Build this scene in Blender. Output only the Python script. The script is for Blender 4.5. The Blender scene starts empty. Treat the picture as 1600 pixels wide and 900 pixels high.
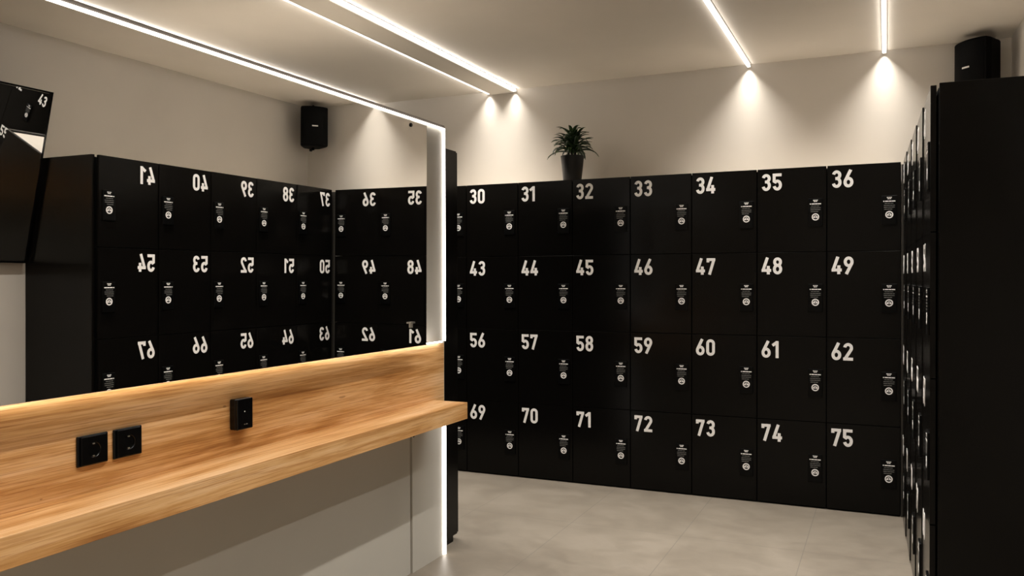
import bpy, bmesh, math, random
from mathutils import Vector, Matrix
random.seed(7)
C = bpy.context.scene.collection
sc = bpy.context.scene

# ------------------------------------------------------------------ camera
cam_d = bpy.data.cameras.new('camera'); cam = bpy.data.objects.new('camera', cam_d); C.objects.link(cam)
cam_d.sensor_width = 36.0; cam_d.sensor_fit = 'HORIZONTAL'; cam_d.lens = 1300.33/1600*36.0
cam_d.clip_start = 0.02
_R = Vector((0.91185124, 0.41051385, -0.00238537)); _U = Vector((-0.00215042, 0.01058695, 0.99994164)); _F = Vector((-0.41051515, 0.9117929, -0.0105365))
_o = Vector((-0.07419051, -5.15869369, 1.34559962))
cam.matrix_world = Matrix(((_R.x, _U.x, -_F.x, _o.x), (_R.y, _U.y, -_F.y, _o.y), (_R.z, _U.z, -_F.z, _o.z), (0, 0, 0, 1)))
sc.camera = cam
# ------------------------------------------------------------------ world, exposure
wd = bpy.data.worlds.new('world'); sc.world = wd; wd.use_nodes = True
wd.node_tree.nodes['Background'].inputs[0].default_value = (1, .93, .84, 1)
wd.node_tree.nodes['Background'].inputs[1].default_value = 0.02
vs = sc.view_settings
vs.view_transform = 'Standard'; vs.look = 'None'; vs.gamma = 1.0; vs.exposure = 0.0; vs.use_curve_mapping = False
sc.cycles.max_bounces = 14; sc.cycles.diffuse_bounces = 6; sc.cycles.glossy_bounces = 8
sc.cycles.sample_clamp_indirect = 4.0
sc.cycles.caustics_reflective = False; sc.cycles.caustics_refractive = False
LED_W = 9.3          # watts per metre of ceiling line
LED_SPREAD = 98      # beam of the ceiling lines in degrees
LED_COL = (1.0, 0.945, 0.88)
LED_WASH = 22.0
LED_GLOW = 3.0        # radiance of the ceiling diffusers
EDGE_GLOW = 6.5       # radiance of the mirror wall's edge strips

# ------------------------------------------------------------------ materials
def newmat(name):
    m = bpy.data.materials.new(name); m.use_nodes = True
    nt = m.node_tree; b = nt.nodes['Principled BSDF']
    return m, nt, b
def N(nt, t, **kw):
    n = nt.nodes.new(t)
    for k, v in kw.items(): setattr(n, k, v)
    return n
def mapped(nt, scale, coord='Object'):
    tc = N(nt, 'ShaderNodeTexCoord'); mp = N(nt, 'ShaderNodeMapping')
    mp.inputs['Scale'].default_value = scale
    nt.links.new(tc.outputs[coord], mp.inputs['Vector'])
    return mp.outputs['Vector']
def noise(nt, vec, scale, detail=4, rough=.5, dist=0):
    n = N(nt, 'ShaderNodeTexNoise'); n.inputs['Scale'].default_value = scale; n.inputs['Detail'].default_value = detail
    n.inputs['Roughness'].default_value = rough; n.inputs['Distortion'].default_value = dist
    nt.links.new(vec, n.inputs['Vector']); return n.outputs['Fac']
def ramp(nt, fac, stops):
    r = N(nt, 'ShaderNodeValToRGB'); e = r.color_ramp.elements
    while len(e) < len(stops): e.new(.5)
    for el, (p, c) in zip(e, stops): el.position = p; el.color = (*c, 1)
    nt.links.new(fac, r.inputs['Fac']); return r.outputs['Color']
def mix(nt, a, b, fac, mode='MIX'):
    m = N(nt, 'ShaderNodeMix', data_type='RGBA', blend_type=mode)
    for s, v in ((m.inputs[6], a), (m.inputs[7], b), (m.inputs[0], fac)):
        if hasattr(v, 'links') or hasattr(v, 'is_linked'): nt.links.new(v, s)
        elif isinstance(v, tuple): s.default_value = (*v, 1)
        else: s.default_value = v
    return m.outputs[2]
def math_(nt, op, a, b=None, c=None):
    m = N(nt, 'ShaderNodeMath', operation=op)
    for i, v in enumerate((a, b, c)):
        if v is None: continue
        if hasattr(v, 'is_linked'): nt.links.new(v, m.inputs[i])
        else: m.inputs[i].default_value = v
    return m.outputs[0]
def bump(nt, b, h, strength, dist=.002):
    n = N(nt, 'ShaderNodeBump'); n.inputs['Strength'].default_value = strength; n.inputs['Distance'].default_value = dist
    nt.links.new(h, n.inputs['Height']); nt.links.new(n.outputs['Normal'], b.inputs['Normal'])

def paint(name, col, rough=.75, var=.04):
    m, nt, b = newmat(name)
    v = mapped(nt, (1, 1, 1)); f = noise(nt, v, 1.6, 3)
    lo = tuple(c*(1-var) for c in col); hi = tuple(min(1, c*(1+var)) for c in col)
    nt.links.new(ramp(nt, f, [(.3, lo), (.7, hi)]), b.inputs['Base Color'])
    b.inputs['Roughness'].default_value = rough; b.inputs['Specular IOR Level'].default_value = .25
    bump(nt, b, noise(nt, v, 260, 2), .06, .001)
    return m
def plain(name, col, rough=.4, spec=.5, metal=0, var=.08, vscale=30):
    m, nt, b = newmat(name)
    f = noise(nt, mapped(nt, (1, 1, 1)), vscale, 2)
    nt.links.new(ramp(nt, f, [(.3, tuple(c*(1-var) for c in col)), (.7, tuple(min(1, c*(1+var)) for c in col))]), b.inputs['Base Color'])
    b.inputs['Roughness'].default_value = rough; b.inputs['Specular IOR Level'].default_value = spec; b.inputs['Metallic'].default_value = metal
    return m
def glow(name, col, s):
    m, nt, b = newmat(name)
    b.inputs['Base Color'].default_value = (.8, .8, .8, 1); b.inputs['Roughness'].default_value = .5
    b.inputs['Emission Color'].default_value = (*col, 1); b.inputs['Emission Strength'].default_value = s
    return m

WALLC = (.50, .463, .41)
M_WALL = paint('warm_grey_wall_paint', WALLC)
M_CEIL = paint('warm_grey_ceiling_paint', (.71, .66, .585))
M_PANEL = paint('grey_beige_panel', (.47, .45, .40), .55)
M_BLACK = plain('black_locker_laminate', (.0030, .0026, .0022), .2, .14)
M_BODY = plain('black_carcass_board', (.0015, .0014, .0013), .5, .1)
M_TOP = plain('pale_melamine_board', (.70, .65, .58), .5, .3, var=.03)
M_PLATE = plain('black_lock_plastic', (.0014, .0014, .0014), .36, .12)
M_VINYL = plain('white_vinyl_lettering', (.88, .855, .825), .45, .3, var=.03)
M_PRINT = plain('grey_small_print', (.17, .165, .155), .5, .3)
M_PLASTIC = plain('black_satin_plastic', (.0016, .0016, .0017), .2, .3)
M_SPEAKER = plain('black_speaker_plastic', (.0006, .0006, .0006), .6, .06)
M_POT = plain('dark_brown_plant_pot', (.005, .004, .0033), .42, .3)
M_SOIL = plain('dark_soil', (.02, .014, .01), .9, .1, var=.4, vscale=90)
M_METAL = plain('brushed_aluminium', (.62, .60, .57), .3, .5, 1)
M_DARKMETAL = plain('dark_metal', (.02, .02, .02), .35, .5, 1)
M_GREYEDGE = plain('grey_aluminium_profile', (.20, .18, .16), .5, .4)
M_FILL = plain('dark_grey_filler', (.028, .025, .021), .45, .25)
M_LED = glow('ceiling_led_diffuser', LED_COL, LED_GLOW)
M_WASH = glow('ceiling_led_wash', LED_COL, LED_WASH)
M_WASHSOFT = glow('ceiling_led_soft_wash', LED_COL, LED_WASH*.3)
M_UNDER = glow('under_mirror_led', (1, .96, .93), 15.0)
M_EDGE = glow('edge_led_diffuser', (1, .93, .86), EDGE_GLOW)
M_MIRROR, _nt, _b = newmat('mirror_glass')
_b.inputs['Base Color'].default_value = (.975, .975, .965, 1); _b.inputs['Metallic'].default_value = 1; _b.inputs['Roughness'].default_value = 0.0

def wood():
    m, nt, b = newmat('oak_laminate')
    v = mapped(nt, (8, .8, 8)); v2 = mapped(nt, (34, .8, 34)); v3 = mapped(nt, (230, 5, 230)); v4 = mapped(nt, (420, 4, 420))
    f1 = noise(nt, v, 1.0, 5, .55, 1.1); f2 = noise(nt, v2, 1.0, 6, .66, .7); f3 = noise(nt, v3, 1.0, 3, .6); f4 = noise(nt, v4, 1.0, 2, .5)
    s = math_(nt, 'ADD', math_(nt, 'MULTIPLY', f1, .50), math_(nt, 'ADD', math_(nt, 'MULTIPLY', f2, .36), math_(nt, 'MULTIPLY', f3, .14)))
    col = ramp(nt, s, [(.37, (.34, .15, .042)), (.445, (.53, .275, .092)), (.51, (.69, .41, .18)), (.60, (.80, .54, .30))])
    col = mix(nt, col, (.60, .44, .33), math_(nt, 'MULTIPLY', math_(nt, 'GREATER_THAN', f4, .60), .55), 'MULTIPLY')
    # cathedral figure rings
    w = N(nt, 'ShaderNodeTexWave', wave_type='RINGS', rings_direction='Y'); w.inputs['Scale'].default_value = 3.4
    w.inputs['Distortion'].default_value = 6.0; w.inputs['Detail'].default_value = 2
    nt.links.new(mapped(nt, (7, .55, 7)), w.inputs['Vector'])
    col = mix(nt, col, ramp(nt, w.outputs['Fac'], [(.0, (.72, .60, .48)), (.22, (1, 1, 1))]), .45, 'MULTIPLY')
    k = noise(nt, mapped(nt, (40, 14, 40)), 1.0, 1)
    col = mix(nt, col, (.20, .08, .025), math_(nt, 'MULTIPLY', math_(nt, 'GREATER_THAN', k, .79), .5))
    nt.links.new(col, b.inputs['Base Color']); b.inputs['Roughness'].default_value = .42; b.inputs['Specular IOR Level'].default_value = .35
    bump(nt, b, f3, .08, .001)
    return m
M_WOOD = wood()

def floor_mat():
    m, nt, b = newmat('concrete_look_floor_tiles')
    tc = N(nt, 'ShaderNodeTexCoord'); sp = N(nt, 'ShaderNodeSeparateXYZ'); nt.links.new(tc.outputs['Object'], sp.inputs[0])
    def line(axis, off, pitch, half):
        t = math_(nt, 'DIVIDE', math_(nt, 'SUBTRACT', axis, off), pitch)
        d = math_(nt, 'ABSOLUTE', math_(nt, 'SUBTRACT', t, math_(nt, 'ROUND', t)))
        return math_(nt, 'LESS_THAN', d, half/pitch)
    g = math_(nt, 'MAXIMUM', line(sp.outputs[0], -1.658, .606, .0016), line(sp.outputs[1], -.840, 1.212, .0016))
    v = mapped(nt, (1, 1, 1))
    f = noise(nt, v, 2.3, 6, .6, .4); f2 = noise(nt, mapped(nt, (4, 6, 4)), 1.5, 7, .68, 1.2)
    s = math_(nt, 'ADD', math_(nt, 'MULTIPLY', f, .55), math_(nt, 'MULTIPLY', f2, .45))
    col = ramp(nt, s, [(.38, (.163, .138, .108)), (.5, (.190, .163, .128)), (.62, (.218, .188, .150))])
    col = mix(nt, col, (.12, .107, .09), math_(nt, 'MULTIPLY', g, .8))
    nt.links.new(col, b.inputs['Base Color'])
    nt.links.new(ramp(nt, s, [(.35, (.42,)*3), (.65, (.56,)*3)]), b.inputs['Roughness'])
    b.inputs['Specular IOR Level'].default_value = .3
    bump(nt, b, math_(nt, 'SUBTRACT', math_(nt, 'MULTIPLY', f2, .4), g), .10, .001)
    return m
M_FLOOR = floor_mat()
def leaf_mat():
    m, nt, b = newmat('dark_green_leaf')
    f = noise(nt, mapped(nt, (1, 1, 1)), 14, 3)
    nt.links.new(ramp(nt, f, [(.35, (.005, .014, .003)), (.62, (.018, .042, .009)), (.75, (.06, .10, .03))]), b.inputs['Base Color'])
    b.inputs['Roughness'].default_value = .35; b.inputs['Specular IOR Level'].default_value = .4
    return m
M_LEAF = leaf_mat()

# ------------------------------------------------------------------ mesh helpers
WM = {}
def box(bm, x0, x1, y0, y1, z0, z1, bev=0.0, seg=2, mi=0):
    r = bmesh.ops.create_cube(bm, size=1.0)
    vs_ = r['verts']
    for v in vs_:
        v.co = Vector((x0 + (v.co.x+.5)*(x1-x0), y0 + (v.co.y+.5)*(y1-y0), z0 + (v.co.z+.5)*(z1-z0)))
    fs = {f for v in vs_ for f in v.link_faces}
    for f in fs: f.material_index = mi
    if bev > 0:
        es = list({e for v in vs_ for e in v.link_edges})
        bmesh.ops.bevel(bm, geom=es, offset=bev, segments=seg, affect='EDGES', profile=.5)
def loft(bm, rings, cap0=True, cap1=True, smooth=True, mi=0):
    R = [[bm.verts.new(p) for p in r] for r in rings]; n = len(R[0])
    for a, b in zip(R, R[1:]):
        for i in range(n):
            f = bm.faces.new((a[i], a[(i+1) % n], b[(i+1) % n], b[i])); f.smooth = smooth; f.material_index = mi
    if cap0: f = bm.faces.new(R[0][::-1]); f.material_index = mi
    if cap1: f = bm.faces.new(R[-1]); f.material_index = mi
def frame_of(ax):
    ax = Vector(ax).normalized(); t = Vector((0, 0, 1)) if abs(ax.z) < .9 else Vector((1, 0, 0))
    a = ax.cross(t).normalized(); return a, ax.cross(a).normalized(), ax
def cyl(bm, p, ax, prof, n=32, mi=0):
    """lathe: prof = [(radius, distance along axis)]"""
    a, b, ax = frame_of(ax); p = Vector(p)
    loft(bm, [[p + ax*h + (a*math.cos(2*math.pi*i/n) + b*math.sin(2*math.pi*i/n))*r for i in range(n)] for r, h in prof], mi=mi)
def tube(bm, pts, rad, n=10):
    pts = [Vector(p) for p in pts]; rings = []
    for i, p in enumerate(pts):
        d = (pts[min(i+1, len(pts)-1)] - pts[max(i-1, 0)])
        a, b, _ = frame_of(d); r = rad[i] if isinstance(rad, (list, tuple)) else rad
        rings.append([p + (a*math.cos(2*math.pi*k/n) + b*math.sin(2*math.pi*k/n))*r for k in range(n)])
    loft(bm, rings)
def to_obj(name, bm, mats, parent=None, world=True):
    """link bm as one object; verts are world coordinates unless world is False"""
    bmesh.ops.recalc_face_normals(bm, faces=bm.faces)
    if parent is not None and world: bm.transform(WM[parent].inverted())
    me = bpy.data.meshes.new(name); bm.to_mesh(me); bm.free()
    for m in (mats if isinstance(mats, (list, tuple)) else [mats]): me.materials.append(m)
    o = bpy.data.objects.new(name, me); C.objects.link(o)
    if parent is not None: o.parent = parent
    WM[o] = WM[parent].copy() if parent is not None else Matrix.Identity(4)
    return o
def tag(o, label=None, cat=None, group=None, kind=None):
    for k, v in (('label', label), ('category', cat), ('group', group), ('kind', kind)):
        if v: o[k] = v
    return o
def thing(name, label, cat, loc=(0, 0, 0), rz=0.0, group=None):
    o = bpy.data.objects.new(name, None); C.objects.link(o); o.empty_display_size = .1
    o.location = loc; o.rotation_euler = (0, 0, rz)
    WM[o] = Matrix.Translation(loc) @ Matrix.Rotation(rz, 4, 'Z')
    return tag(o, label, cat, group)
def struct(name, bm, m): return tag(to_obj(name, bm, m), kind='structure')
def B(*a, **k):
    bm = bmesh.new(); box(bm, *a, **k); return bm

# frames: the mirror wall (u along it = about world y, v out of it towards +x), and the right-hand bank
PN = Vector((0.99997268, -0.00739238, 0)); PT = Vector((0.00739238, 0.99997268, 0)); PD = -2.00166763
PW = Matrix(((PN.x, PT.x, 0, PN.x*PD), (PN.y, PT.y, 0, PN.y*PD), (0, 0, 1, 0), (0, 0, 0, 1)))    # (v,u,z) -> world
RB_O = Vector((0.00992, -0.02137, 0)); RB_A = -1.54335                                          # bank frame: x along the bank, y into it
RB = Matrix.Translation(RB_O) @ Matrix.Rotation(RB_A, 4, 'Z')
def pbox(bm, v0, v1, u0, u1, z0, z1, bev=0, seg=2, mi=0):
    t = bmesh.new(); box(t, v0, v1, u0, u1, z0, z1, bev, seg, mi); t.transform(PW); me = bpy.data.meshes.new('t'); t.to_mesh(me); t.free()
    bm.from_mesh(me); bpy.data.meshes.remove(me)
def rbox(bm, *a, **k):
    t = bmesh.new(); box(t, *a, **k); t.transform(RB); me = bpy.data.meshes.new('t'); t.to_mesh(me); t.free()
    bm.from_mesh(me); bpy.data.meshes.remove(me)
def PB(*a, **k):
    bm = bmesh.new(); pbox(bm, *a, **k); return bm

# ------------------------------------------------------------------ the room
ZC = 2.733; YB = .408; XL = -4.7; YR = -7.2; RD = .580
struct('floor', B(XL-.1, 1.2, YR-.1, YB+.1, -.1, 0), M_FLOOR)
struct('ceiling', B(XL-.1, 1.2, YR-.1, YB+.1, ZC, ZC+.1), M_CEIL)
struct('wall_back', B(XL-.1, 1.2, YB, YB+.1, 0, ZC), M_WALL)
struct('wall_left', B(XL-.1, XL, YR, YB, 0, ZC), M_WALL)
struct('wall_front', B(XL-.1, 1.2, YR-.1, YR, 0, ZC), M_WALL)
bm = bmesh.new(); rbox(bm, -.46, 7.3, RD, RD+.1, 0, ZC); struct('wall_right', bm, M_WALL)
# shallow bulkhead board between two light lines
struct('trim_1', B(-2.742, -2.560, YR, YB-.003, ZC-.024, ZC+.02), M_CEIL)

# mirror wall: a free-standing partition lower than the ceiling
ZP = 2.0815; UE = -1.600; UN = -5.9; V1 = -.035
struct('wall_partition', PB(-.078, V1-.008, UN, -1.905, 0, ZP), M_PANEL)
struct('trim_3', PB(-.079, V1+.006, UN, UE+.001, ZP+.0005, ZP+.0125), M_GREYEDGE)
struct('trim_2', PB(-.078, V1, -1.899, UE, 0, ZP), M_PANEL)

# ------------------------------------------------------------------ ceiling line lights
def line_light(x, label, wl=2, wr=2, k=1.0, w=.022, drop=.020, y0=YR+.05, y1=YB-.014):
    t = thing('linear_light', label, 'ceiling light', (x, y1, ZC), 0, 'light lines in the ceiling')
    bm = B(x-w/2-.004, x+w/2+.004, y0-.004, y1+.003, ZC-.004, ZC-.0002); to_obj('housing', bm, M_GREYEDGE, t)
    bm = bmesh.new(); zt, zm, zb = ZC-.0042, ZC-drop+.003, ZC-drop; c = w*.22
    R_ = [[bm.verts.new((px, y, pz)) for px, pz in ((x-c, zt), (x-w/2, zm), (x-w/2+.002, zb), (x+w/2-.002, zb), (x+w/2, zm), (x+c, zt))] for y in (y0, y1)]
    for i in range(5):
        bm.faces.new((R_[0][i], R_[0][i+1], R_[1][i+1], R_[1][i])).material_index = {0: wl, 4: wr}.get(i, 0)
    for q in R_: bm.faces.new(q).material_index = 3
    to_obj('diffuser', bm, [M_LED, M_WASH, M_WASHSOFT, M_GREYEDGE], t)
    L = bpy.data.lights.new('line_lamp', 'AREA'); L.shape = 'RECTANGLE'; L.size = w*.7; L.size_y = y1-y0
    L.energy = LED_W*k*(y1-y0); L.color = LED_COL; L.spread = math.radians(LED_SPREAD)
    lo = bpy.data.objects.new('lamp', L); C.objects.link(lo); lo.parent = t
    lo.location = (0, (y0-y1)/2, -drop-.0015)
    return t
line_light(-.090, 'light line on the ceiling nearest the right-hand lockers')
line_light(-.890, 'light line on the ceiling above lockers 34 and 35')
line_light(-2.548, 'light line along the right edge of the flat ceiling board', 0, 1, .75)
line_light(-2.758, 'light line along the left edge of the flat ceiling board', 1, 0, .75)
line_light(-3.762, 'light line on the ceiling just above the mirror wall top', 1, 1)

# ------------------------------------------------------------------ lettering
def arc(cx, cy, rx, ry, a0, a1, n=18):
    return [(cx + rx*math.cos(math.radians(a0+(a1-a0)*i/n)), cy + ry*math.sin(math.radians(a0+(a1-a0)*i/n))) for i in range(n+1)]
W_, S_ = .525, .170
l, r, t_, b_, cx = S_/2, W_-S_/2, 1-S_/2, S_/2, W_/2; rad = (r-l)/2; m_ = .535
six_bowl = arc(cx, b_+.215, rad, .215, 0, 360, 32)
six = [(six_bowl, True), ([(.385, 1.0), (l+.012, .385)], False)]
nine = [([(W_-x, 1-y) for x, y in pts], cl) for pts, cl in six]
GLYPH = {
 '0': (W_, [(arc(cx, t_-rad, rad, rad, 0, 180) + arc(cx, b_+rad, rad, rad, 180, 360), True)]),
 '1': (.34, [([(.262, 0), (.262, 1.0)], False), ([(.0, .735), (.262, .935)], False)]),
 '2': (W_, [(arc(cx, t_-rad-.02, rad, rad+.02, 172, -38) + [(l+.03, b_+.03)], False), ([(0, b_), (W_, b_)], False)]),
 '3': (W_, [(arc(cx, (t_+m_)/2, rad-.01, (t_-m_)/2, 165, -90), False), (arc(cx, (b_+m_)/2, rad, (m_-b_)/2, 90, -165), False), ([(cx-.07, m_), (cx+.03, m_)], False)]),
 '4': (W_+.02, [([(.335, 1.0), (.085, .235)], False), ([(.0, .235), (W_+.02, .235)], False), ([(.385, 0), (.385, .50)], False)]),
 '5': (W_, [([(l, .50), (l, 1.0)], False), ([(l, t_), (W_-.02, t_)], False), (arc(cx, b_+.235, rad, .235, 150, -165, 24), False)]),
 '6': (W_, six), '9': (W_, nine),
 '7': (W_, [([(0, t_), (W_, t_)], False), ([(l, t_), (l, .745)], False), ([(W_-.085, t_), (.175, 0)], False)]),
 '8': (W_, [(arc(cx, (t_+m_)/2, rad-.012, (t_-m_)/2, 0, 360, 28)[:-1], True), (arc(cx, (b_+m_)/2, rad, (m_-b_)/2, 0, 360, 28)[:-1], True)]),
}
GLYPH['6'] = (W_, [(six_bowl[:-1], True), six[1]]); GLYPH['9'] = (W_, [([(W_-x, 1-y) for x, y in p], c) for p, c in GLYPH['6'][1]])
def stroke(bm, pts, closed, w, y0, y1, mi=0):
    """a flat ribbon in the x/z plane with the thickness y0..y1"""
    n = len(pts); P = [Vector((p[0], p[1])) for p in pts]; L, Rr = [], []
    for i in range(n):
        a = P[i-1] if (i > 0 or closed) else None; c = P[(i+1) % n] if (i < n-1 or closed) else None
        d1 = (P[i]-a).normalized() if a is not None else None; d2 = (c-P[i]).normalized() if c is not None else None
        if d1 is None: d1 = d2
        if d2 is None: d2 = d1
        n1 = Vector((-d1.y, d1.x)); n2 = Vector((-d2.y, d2.x)); mm = (n1+n2).normalized(); k = w/2/max(.35, mm.dot(n1))
        L.append(P[i]+mm*k); Rr.append(P[i]-mm*k)
    def V(p, y): return bm.verts.new((p.x, y, p.y))
    fl = [V(p, y0) for p in L]; fr = [V(p, y0) for p in Rr]; bl = [V(p, y1) for p in L]; br = [V(p, y1) for p in Rr]
    for i in range(n if closed else n-1):
        j = (i+1) % n
        for q in ((fl[i], fl[j], fr[j], fr[i]), (bl[i], br[i], br[j], bl[j]), (fl[i], bl[i], bl[j], fl[j]), (fr[i], fr[j], br[j], br[i])):
            bm.faces.new(q).material_index = mi
    if not closed:
        for i in (0, n-1): bm.faces.new((fl[i], fr[i], br[i], bl[i])).material_index = mi
def number(bm, txt, x, ztop, h, y0, y1):
    for ch in txt:
        wd_, st = GLYPH[ch]
        for si, (pts, cl) in enumerate(st): stroke(bm, [(x+a*h, ztop-h+c*h) for a, c in pts], cl, S_*h, y0-.00012*si, y1)
        x += (wd_+.10)*h

# ------------------------------------------------------------------ lockers (local: x along the front, y into the locker, z up)
HR = .4979; GAP = .0055; DT = .0185
def door_mesh(w, h):
    bm = bmesh.new(); box(bm, GAP/2, w-GAP/2, -DT, 0, GAP/2-.001, h-GAP/2+.001, .0012, 2); return bm
def plate_mesh(w, h):
    """black electronic lock plate with its small print and round emblem (materials: plate, white, grey)"""
    bm = bmesh.new(); xc = w-.0615; f = -DT-.0065; p0, p1 = f-.0006, f+.0004
    box(bm, xc-.040, xc+.040, f, -DT+.001, h-.352, h-.188, .002, 2)
    def bar(x0, x1, z, hh, mi):
        box(bm, xc+x0, xc+x1, p0, p1, h-z-hh/2, h-z+hh/2, mi=mi)
    for x0, x1, z in ((-.013, -.004, .1985), (-.002, .004, .1985), (.0055, .013, .1985), (-.009, .000, .2055), (.0015, .009, .2055)): bar(x0, x1, z, .0045, 1)
    for x0, x1 in ((-.031, -.025), (-.0215, -.004), (-.0025, .012), (.0135, .031)): bar(x0, x1, .2195, .0058, 1)
    for z, ws in ((.232, ((-.024, -.012), (-.010, .004), (.006, .021))), (.243, ((-.028, -.016), (-.0145, .002), (.0035, .017), (.0185, .029))),
                  (.2535, ((-.028, -.008), (-.0065, .009), (.0105, .028))), (.2645, ((-.026, -.012), (-.0105, .001), (.0025, .015)))):
        for x0, x1 in ws: bar(x0, x1, z, .0034, 2)
    ez = h-.2955
    stroke(bm, [(xc+px, ez+pz) for px, pz in arc(0, 0, .0176, .0176, 0, 360, 36)[:-1]], True, .0060, p0, p1, 1)
    bar(-.0125, .0125, .2975, .0085, 1)                                   # padlock body in the ring
    stroke(bm, [(xc+px, ez+pz) for px, pz in arc(0, .002, .0068, .0060, 0, 180, 14)], False, .0036, p0, p1, 1)
    box(bm, xc-.0024, xc+.0024, p0-.0003, p0+.0004, ez-.0045, ez+.0005, mi=0)
    return bm
def carcass_mesh(w, h, d, top):
    """open-fronted box of boards behind the door"""
    bm = bmesh.new(); s = .016; x0, x1, z0, z1, y0, y1 = .0008, w-.0008, .0008, h-(.012 if top else .0008), .0012, d
    box(bm, x0, x0+s, y0, y1, z0, z1); box(bm, x1-s, x1, y0, y1, z0, z1)
    box(bm, x0+s, x1-s, y0, y1, z0, z0+s); box(bm, x0+s, x1-s, y0, y1, z1-s, z1); box(bm, x0+s, x1-s, y1-.006, y1, z0+s, z1-s)
    if top: box(bm, x0, x1, y0+.004, y1, z1-.0004, z1+.0016, mi=1)          # pale top sheet
    return bm
PROTO = {}
def place(src, parent, loc=(0, 0, 0), rz=0.0):
    o = src.copy(); C.objects.link(o); o.parent = parent; o.location = loc; o.rotation_euler = (0, 0, rz)
    WM[o] = WM[parent].copy(); return o
ROWN = ('top', 'second', 'third', 'bottom')
def bank(w, d, origin, rz, cols, ajar, where, group):
    """cols: [(column index from the left, first number)]"""
    protos = {}
    ext = {0: 0.0, 3: 2.0-4*HR}
    for ci, num0 in cols:
        for rw in range(4):
            num = num0 + 13*rw; zb = 2.0-(rw+1)*HR
            M = Matrix.Translation(origin) @ Matrix.Rotation(rz, 4, 'Z')
            p = M @ Vector((ci*w, 0, zb))
            t = thing('locker', 'black locker numbered %d in the %s row of %s' % (num, ROWN[rw], where(num0)), 'locker', tuple(p), rz, group)
            k = (rw == 0)
            if k not in protos:
                cb = to_obj('carcass', carcass_mesh(w, HR, d, k), [M_BODY, M_TOP], t, world=False)
                if 'door' not in protos:
                    do = to_obj('door', door_mesh(w, HR), M_BLACK, t, world=False)
                    pl = to_obj('lock_plate', plate_mesh(w, HR), [M_PLATE, M_VINYL, M_PRINT], do, world=False)
                    protos['door'] = do; protos['plate'] = pl
                    do.rotation_euler = (0, 0, ajar)
                else:
                    do = place(protos['door'], t, (0, 0, 0), ajar); place(protos['plate'], do)
                protos[k] = cb
            else:
                place(protos[k], t); do = place(protos['door'], t, (0, 0, 0), ajar + (random.uniform(-.0015, .0015) if ajar else 0)); place(protos['plate'], do)
            bm = bmesh.new(); number(bm, str(num), .0265, HR-.0305, .101, -DT-.0008, -DT+.0002)
            to_obj('locker_number', bm, M_VINYL, do, world=False)
WB = .392
names = {29: 'the far left column beside the mirror wall', 30: 'the column right of the mirror wall', 31: 'the column left of the plant', 32: 'the column under the plant',
         33: 'the column right of the plant', 34: 'the fifth column', 35: 'the column beside the corner column', 36: 'the corner column'}
bank(WB, .385, (-8*WB, DT, 0), 0.0, [(i, 29+i) for i in range(8)], 0.0, lambda n: 'the back wall', 'numbered black lockers on the back wall')
WR = .3963
bank(WR, .555, tuple(RB @ Vector((0, DT, 0))), RB_A, [(i, 37+i) for i in range(5)], -.010, lambda n: 'the right-hand bank', 'numbered black lockers along the right wall')
# plinths under both banks, the corner filler and the end panel
t = B(-8*WB, -.002, .022, .37, 0, .0076); tag(to_obj('locker_plinth', t, M_BODY), 'low black plinth under the back wall lockers', 'plinth')
bm = bmesh.new(); rbox(bm, .002, 5*WR-.002, .022, .55, 0, .0076); tag(to_obj('locker_plinth', bm, M_BODY), 'low black plinth under the right-hand lockers', 'plinth')
tag(to_obj('corner_filler', B(.0012, .30, .002, .014, .0, 1.985, .001), M_FILL), 'narrow grey filler strip in the corner between lockers 36 and 37', 'filler strip')
bm = bmesh.new(); rbox(bm, 5*WR+.004, 5*WR+.022, .0205, RD-.002, 0, 2.0, .0012)
tag(to_obj('locker_end_panel', bm, M_BLACK), 'tall black end panel closing the near end of the right-hand lockers', 'panel')

t = thing('tall_cabinet', 'tall plain black cabinet left of the numbered lockers, glimpsed in the tilted mirror', 'cabinet', (-9*WB, .2, 0))
to_obj('carcass', B(-10*WB, -8*WB-.001, .0012+DT, .385, .0, 1.988), M_BODY, t)
for k in range(4):
    for i in (8, 9): to_obj('door', B(-(i+1)*WB+GAP/2, -i*WB-GAP/2, 0, DT, 2.0-(k+1)*HR+.002, 2.0-k*HR-.002, .0012), M_BLACK, t)

# locker bank that stands behind the mirror wall and faces the back wall
t = thing('locker_bank', 'tall black locker cabinet showing its side behind the mirror wall', 'locker cabinet', (-3.4, -1.6, 0))
X1 = -2.101
bm = bmesh.new(); prof = [(-1.95, 0), (-1.400, 0), (-1.400, .030), (-1.356, .030), (-1.356, 2.005), (-1.95, 2.005)]
loft(bm, [[Vector((X1-.018, y, z)) for y, z in prof], [Vector((X1, y, z)) for y, z in prof]], smooth=False); to_obj('side_panel', bm, M_BLACK, t)
to_obj('carcass', B(-4.66, X1-.019, -1.95, -1.358, .034, 1.985), M_BODY, t)
to_obj('top_board', B(-4.66, X1-.0185, -1.95, -1.360, 1.9855, 2.001), M_TOP, t)
to_obj('plinth', B(-4.66, X1-.019, -1.93, -1.405, 0, .033), M_BODY, t)
for i in range(6):
    for k in range(4):
        x1 = X1-.003-i*.42; to_obj('door', B(x1-.414, x1, -1.3565, -1.3385, .034+k*.4925, .034+(k+1)*.4925-.004, .001), M_BLACK, t)

# ------------------------------------------------------------------ the mirror wall's fittings
# oak back board and shelf
t = thing('wall_shelf', 'oak back board with a thick oak shelf below the large mirror', 'shelf', (-2.0, -3.0, .70))
to_obj('back_board', PB(V1+.001, 0, UN, -1.664, .7027, 1.040, .0008), M_WOOD, t)
to_obj('shelf_board', PB(.0004, .1765, UN, -1.7585, .7025, .778, .0012), M_WOOD, t)
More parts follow.
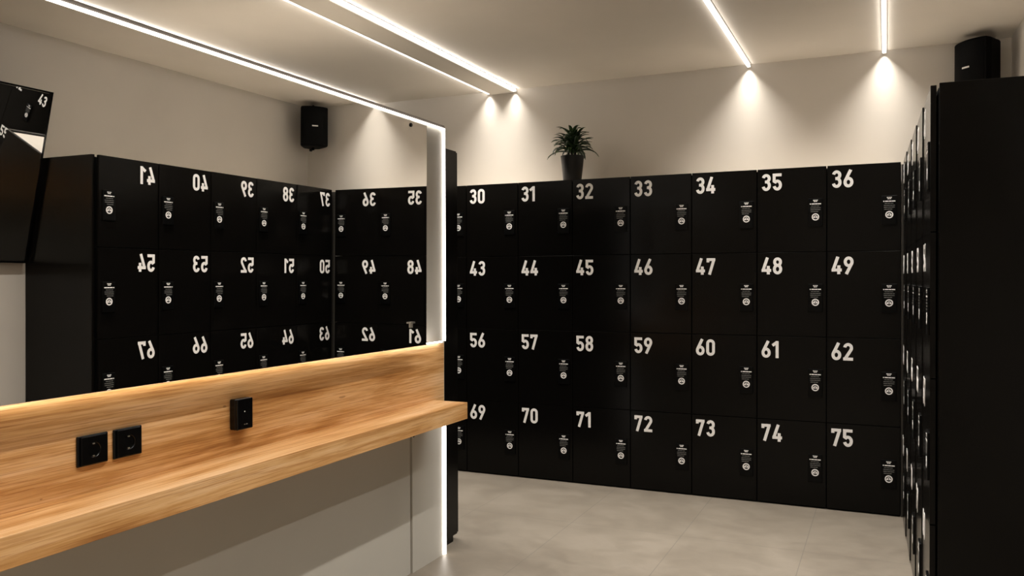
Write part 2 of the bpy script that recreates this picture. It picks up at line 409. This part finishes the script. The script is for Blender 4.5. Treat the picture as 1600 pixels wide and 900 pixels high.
# light strips on the partition's edges
t = thing('edge_light', 'bright light strip outlining the top and right edge of the mirror wall', 'light strip', (-2.03, -1.62, 0))
to_obj('top_strip', PB(V1+.0004, V1+.012, UN, UE-.002, 2.0715, 2.0800, .002), M_EDGE, t)
to_obj('side_strip', PB(V1+.0004, V1+.012, UE-.0105, UE-.0025, 1.046, 2.069, .002), M_EDGE, t)
to_obj('side_strip', PB(V1+.0004, V1+.012, UE-.0105, UE-.0025, .002, .700, .002), M_EDGE, t)
to_obj('inner_strip', PB(V1+.0004, V1+.006, UE-.022, UE-.017, .002, .700, .001), M_EDGE, t)

# the large mirror stands off the wall, lit from behind along its lower edge
NM = Vector((0.99997854, -0.00341243, -0.00559286)); DM = -1.94164822
def mpt(y, z, off=0.0): return Vector(((DM+off-NM.y*y-NM.z*z)/NM.x, y, z))
t = thing('wall_mirror', 'very large frameless mirror above the oak back board', 'mirror', (-1.95, -3.0, 1.05))
MZ0, MZ1, MY0, MY1 = 1.0545, 2.0275, UN+.05, -1.9385
def mslab(off0, off1, e, y0=MY0, y1=MY1, z0=MZ0, z1=MZ1):
    bm = bmesh.new(); q = [(y0+e, z0+e), (y1-e, z0+e), (y1-e, z1-e), (y0+e, z1-e)]
    loft(bm, [[mpt(y, z, off0) for y, z in q], [mpt(y, z, off1) for y, z in q]], smooth=False); return bm
to_obj('glass', mslab(-.005, 0, 0), M_MIRROR, t)
to_obj('backing', mslab(-.060, -.0055, .035), M_PANEL, t)
for y, z in ((-2.073, 2.009), (-3.9, 2.006)):
    bm = bmesh.new(); cyl(bm, mpt(y, z, .0002), NM, [(.0085, 0), (.0085, .003), (.0065, .005)], 24); to_obj('mirror_clip', bm, M_DARKMETAL, t)
bm = bmesh.new(); p = mpt(-2.071, 1.152, .0003); box(bm, p.x, p.x+.010, p.y-.019, p.y+.019, p.z+.004, p.z+.011, .001); box(bm, p.x, p.x+.004, p.y-.010, p.y-.005, p.z-.014, p.z+.004, .001); box(bm, p.x, p.x+.004, p.y+.005, p.y+.010, p.z-.014, p.z+.004, .001)
tag(to_obj('hook', bm, M_METAL, t), 'small metal hook')
to_obj('lower_light', PB(.012, .020, MY0+.1, -1.712, 1.0475, 1.0535, .001), M_UNDER, t)

# sockets on the oak board
def socket(u0, u1, z0, z1, label):
    c = PW @ Vector((0, (u0+u1)/2, (z0+z1)/2))
    t = thing('power_socket', label, 'socket', tuple(c), 0, 'power sockets on the oak board')
    to_obj('frame', PB(.0003, .0075, u0, u1, z0, z1, .003, 3), M_PLASTIC, t)
    uc, zc = (u0+u1)/2, (z0+z1)/2; e = .0095
    bm = bmesh.new()
    # insert with a round recess: square ring to circle, then the recess
    n = 48; R0 = .0195
    def sq(a, hw, v):
        cs, sn = math.cos(a), math.sin(a); k = hw/max(abs(cs), abs(sn)); return PW @ Vector((v, uc+cs*k, zc+sn*k))
    def ci(a, rr, v): return PW @ Vector((v, uc+rr*math.cos(a), zc+rr*math.sin(a)))
    A = [2*math.pi*i/n for i in range(n)]; hw = (u1-u0)/2-e
    loft(bm, [[sq(a, hw, .0076) for a in A], [sq(a, hw, .0105) for a in A], [sq(a, hw-.001, .0115) for a in A], [ci(a, R0+.001, .0115) for a in A],
              [ci(a, R0, .0105) for a in A], [ci(a, R0-.0006, .0022+.0058) for a in A]], smooth=False)
    to_obj('insert', bm, M_PLASTIC, t)
    for dz in (-.0165, .0165):
        b2 = bmesh.new(); c2 = PW @ Vector((.0081, uc, zc+dz)); box(b2, c2.x, c2.x+.003, c2.y-.003, c2.y+.003, c2.z-.0015, c2.z+.0015, .0005); to_obj('earth_clip', b2, M_METAL, t)
socket(-3.646, -3.551, .849, .931, 'left one of two black power sockets on the oak board')
socket(-3.533, -3.438, .849, .931, 'right one of two black power sockets on the oak board')
c = PW @ Vector((0, -3.05, .906))
t = thing('control_box', 'deep black control box on the oak board near the shelf middle', 'control box', tuple(c))
to_obj('case', PB(.0003, .026, -3.086, -3.013, .856, .957, .005, 4), M_PLASTIC, t)
bm = bmesh.new(); pbox(bm, .0263, .034, -3.086, -3.013, .856, .957, .0035, 3); to_obj('front_cover', bm, M_PLASTIC, t)
bm = bmesh.new(); cyl(bm, PW @ Vector((.0341, -3.052, .915)), PN, [(.0022, 0), (.0018, .0008)], 16); to_obj('indicator', bm, M_VINYL, t)
bm = bmesh.new()
for uu in (-3.053, -3.045, -3.041): pbox(bm, .0341, .0346, uu-.0018, uu+.0018, .8715, .8745)
to_obj('badge', bm, M_PRINT, t)
# small screw on the end strip under the shelf
bm = bmesh.new(); cyl(bm, PW @ Vector((V1+.0002, -1.889, .628)), PN, [(.006, 0), (.006, .003), (.004, .0045)], 16)
tag(to_obj('panel_screw', bm, M_DARKMETAL), 'tiny dark screw on the end strip just under the shelf', 'screw')

# ------------------------------------------------------------------ plant
PX, PY, PZ = -2.018, .16, 1.9900
t = thing('potted_plant', 'small leafy green plant in a dark pot on top of locker 32', 'plant', (PX, PY, PZ))
bm = bmesh.new(); cyl(bm, (PX, PY, PZ), (0, 0, 1), [(.054, 0), (.060, .004), (.0785, .180), (.080, .184), (.080, .188), (.0745, .188), (.073, .160)], 40); to_obj('pot', bm, M_POT, t)
bm = bmesh.new(); cyl(bm, (PX, PY, PZ+.1605), (0, 0, 1), [(.0725, 0), (.070, .004)], 32); to_obj('soil', bm, M_SOIL, t)
heads = [(-.030, -.012, .10), (.024, .010, .13), (.002, -.022, .16), (.034, -.022, .085), (-.012, .026, .12)]
for hx, hy, hz in heads:
    bm = bmesh.new(); tube(bm, [(PX+hx*.5, PY+hy*.5, PZ+.163), (PX+hx*.8, PY+hy*.8, PZ+.163+hz*.5), (PX+hx, PY+hy, PZ+.163+hz)], [.008, .007, .006], 8); to_obj('stem', bm, M_SOIL, t)
def leaf(bm, base, az, el, ln, wid, droop):
    p = Vector(base); pts = []; n = 9; e = el
    for i in range(n+1):
        s = i/n; pts.append((p.copy(), s)); d = Vector((math.cos(az)*math.cos(e), math.sin(az)*math.cos(e), math.sin(e)))
        p += d*(ln/n); e -= droop/n*(.5+s)
    side = Vector((-math.sin(az), math.cos(az), 0)); prev = None
    for i, (q, s) in enumerate(pts):
        w = wid*(.45+1.6*s)*(1-s)**.75*1.35 if s < 1 else .0004
        nx = pts[min(i+1, n)][0]-pts[max(i-1, 0)][0]; up = nx.cross(side).normalized()
        if up.z < 0: up = -up
        row = [bm.verts.new(q+side*w+up*w*.35), bm.verts.new(q), bm.verts.new(q-side*w+up*w*.35)]
        if prev:
            for k in (0, 1):
                f = bm.faces.new((prev[k], prev[k+1], row[k+1], row[k])); f.smooth = True
        prev = row
rnd = random.Random(11)
bm = bmesh.new()
for hi, (hx, hy, hz) in enumerate(heads):
    for k in range(19):
        f = k/19; az = k*2.39996+hi*1.1+rnd.uniform(-.2, .2); el = math.radians(80-72*f+rnd.uniform(-8, 8))
        leaf(bm, (PX+hx*.95, PY+hy*.95, PZ+.163+hz*(1-.55*f)), az, el, rnd.uniform(.105, .165)*(0.85+.38*f), .0128, rnd.uniform(1.0, 1.9))
lf = to_obj('foliage', bm, M_LEAF, t)
md = lf.modifiers.new('thick', 'SOLIDIFY'); md.thickness = .0009

# ------------------------------------------------------------------ wall speaker in the back right corner
SN = Vector((-.72, -.69, 0)).normalized(); SS = Vector((SN.y, -SN.x, 0)); SS = -SS if SS.x < 0 else SS      # SS: sideways (towards +x,-y)
SC = Vector((.330, .181, 2.533)) - SN*.0     # centre of the bowed front
t = thing('wall_speaker', 'black speaker high in the back right corner above the lockers', 'speaker', tuple(SC-SN*.11))
def spk(z, ins):
    hw = .104-ins; pts = []
    for i in range(13):
        a = -1+2*i/12; pts.append(SC + SS*(a*hw) - SN*(.030*a*a+ins) + Vector((0, 0, z)))
    for a, dpt in ((.98, .075), (.62, .185), (.2, .205), (-.2, .205), (-.62, .185), (-.98, .075)): pts.append(SC + SS*(a*hw) - SN*(dpt-ins) + Vector((0, 0, z)))
    return pts
bm = bmesh.new(); loft(bm, [spk(-.158, .014), spk(-.154, .004), spk(-.146, 0), spk(.146, 0), spk(.154, .004), spk(.158, .014)], smooth=False); to_obj('cabinet', bm, M_SPEAKER, t)
bm = bmesh.new()
def gr(z, o): return [SC + SS*(a*.096) - SN*(.030*(a*.92)**2+o) + Vector((0, 0, z)) for a in [-1+2*i/12 for i in range(13)]]
rows = [gr(z, -.0015) for z in (-.140, 0, .140)]; back = [gr(z, .003) for z in (-.140, 0, .140)]
ring = lambda f, k: f + k[::-1]
loft(bm, [ring(rows[i], back[i]) for i in range(3)], smooth=False); to_obj('front_grille', bm, M_SPEAKER, t)
bm = bmesh.new(); c0 = SC + SN*.0022; q = []
loft(bm, [[c0 + SS*a + Vector((0, 0, z)) + SN*o for a, z in ((-.023, -.0045), (.023, -.0045), (.023, .0045), (-.023, .0045))] for o in (-.001, .0016)], smooth=False); tag(to_obj('badge', bm, M_VINYL, t), 'small white maker badge')
bm = bmesh.new(); bc = SC-SN*.10
for z in (.166, -.166): tube(bm, [bc+Vector((0, 0, z)), bc-SN*.06+Vector((0, 0, z)), bc-SN*.125+Vector((0, 0, z))], .007, 8)
tube(bm, [bc-SN*.125+Vector((0, 0, -.170)), bc-SN*.125+Vector((0, 0, .170))], .012, 10); to_obj('bracket', bm, M_SPEAKER, t)
for z, s in ((.160, 1), (-.160, -1)):
    bm = bmesh.new(); cyl(bm, bc+Vector((0, 0, z)), (0, 0, s), [(.010, 0), (.010, .016), (.007, .019)], 16); to_obj('knob', bm, M_SPEAKER, t)

# ------------------------------------------------------------------ tilted mirror on the right wall (seen in the large mirror)
TL, TT, TYAW = 2.022, .307, .55
B0 = RB @ Vector((TL, .545, 1.414)); T0 = RB @ Vector((TL, TT, 2.350))
t = thing('tilted_mirror', 'black framed mirror tilted forward on the right wall, seen reflected at the left edge', 'mirror', tuple(B0))
AX = (Matrix.Rotation(math.radians(-TYAW), 3, 'Z') @ RB.to_3x3() @ Vector((1, 0, 0))).normalized(); UPV = (T0-B0).normalized(); UPV = (UPV - AX*UPV.dot(AX)).normalized(); NV = UPV.cross(AX).normalized()
if NV.x > 0: NV = -NV
HM = (T0-B0).length; LM = 1.55
def tslab(a0, a1, h0, h1, o0, o1):
    q = [(a0, h0), (a1, h0), (a1, h1), (a0, h1)]; bm = bmesh.new()
    loft(bm, [[B0 + AX*a + UPV*h + NV*o for a, h in q] for o in (o0, o1)], smooth=False); return bm
to_obj('glass', tslab(.011, LM-.011, .011, HM-.011, -.010, -.002), M_MIRROR, t)
bm = bmesh.new()
for q in ((0, .010, 0, HM), (LM-.010, LM, 0, HM), (.010, LM-.010, 0, .010), (.010, LM-.010, HM-.010, HM)):
    t2 = tslab(*q, -.022, 0); me = bpy.data.meshes.new('t'); t2.to_mesh(me); t2.free(); bm.from_mesh(me); bpy.data.meshes.remove(me)
to_obj('frame', bm, M_PLASTIC, t)
to_obj('backing', tslab(.011, LM-.011, .011, HM-.011, -.022, -.0105), M_BODY, t)
bm = bmesh.new(); mid = B0 + AX*LM/2 + UPV*HM*.6 - NV*.023; w0 = RB @ Vector((TL+LM/2, RD-.0005, (mid.z)-.05))
tube(bm, [mid, (mid+w0)/2+Vector((0, 0, -.01)), w0], .018, 10); rbox(bm, TL+LM/2-.12, TL+LM/2+.12, RD-.012, RD-.0005, mid.z-.15, mid.z+.05, bev=.002); to_obj('wall_bracket', bm, M_BODY, t)
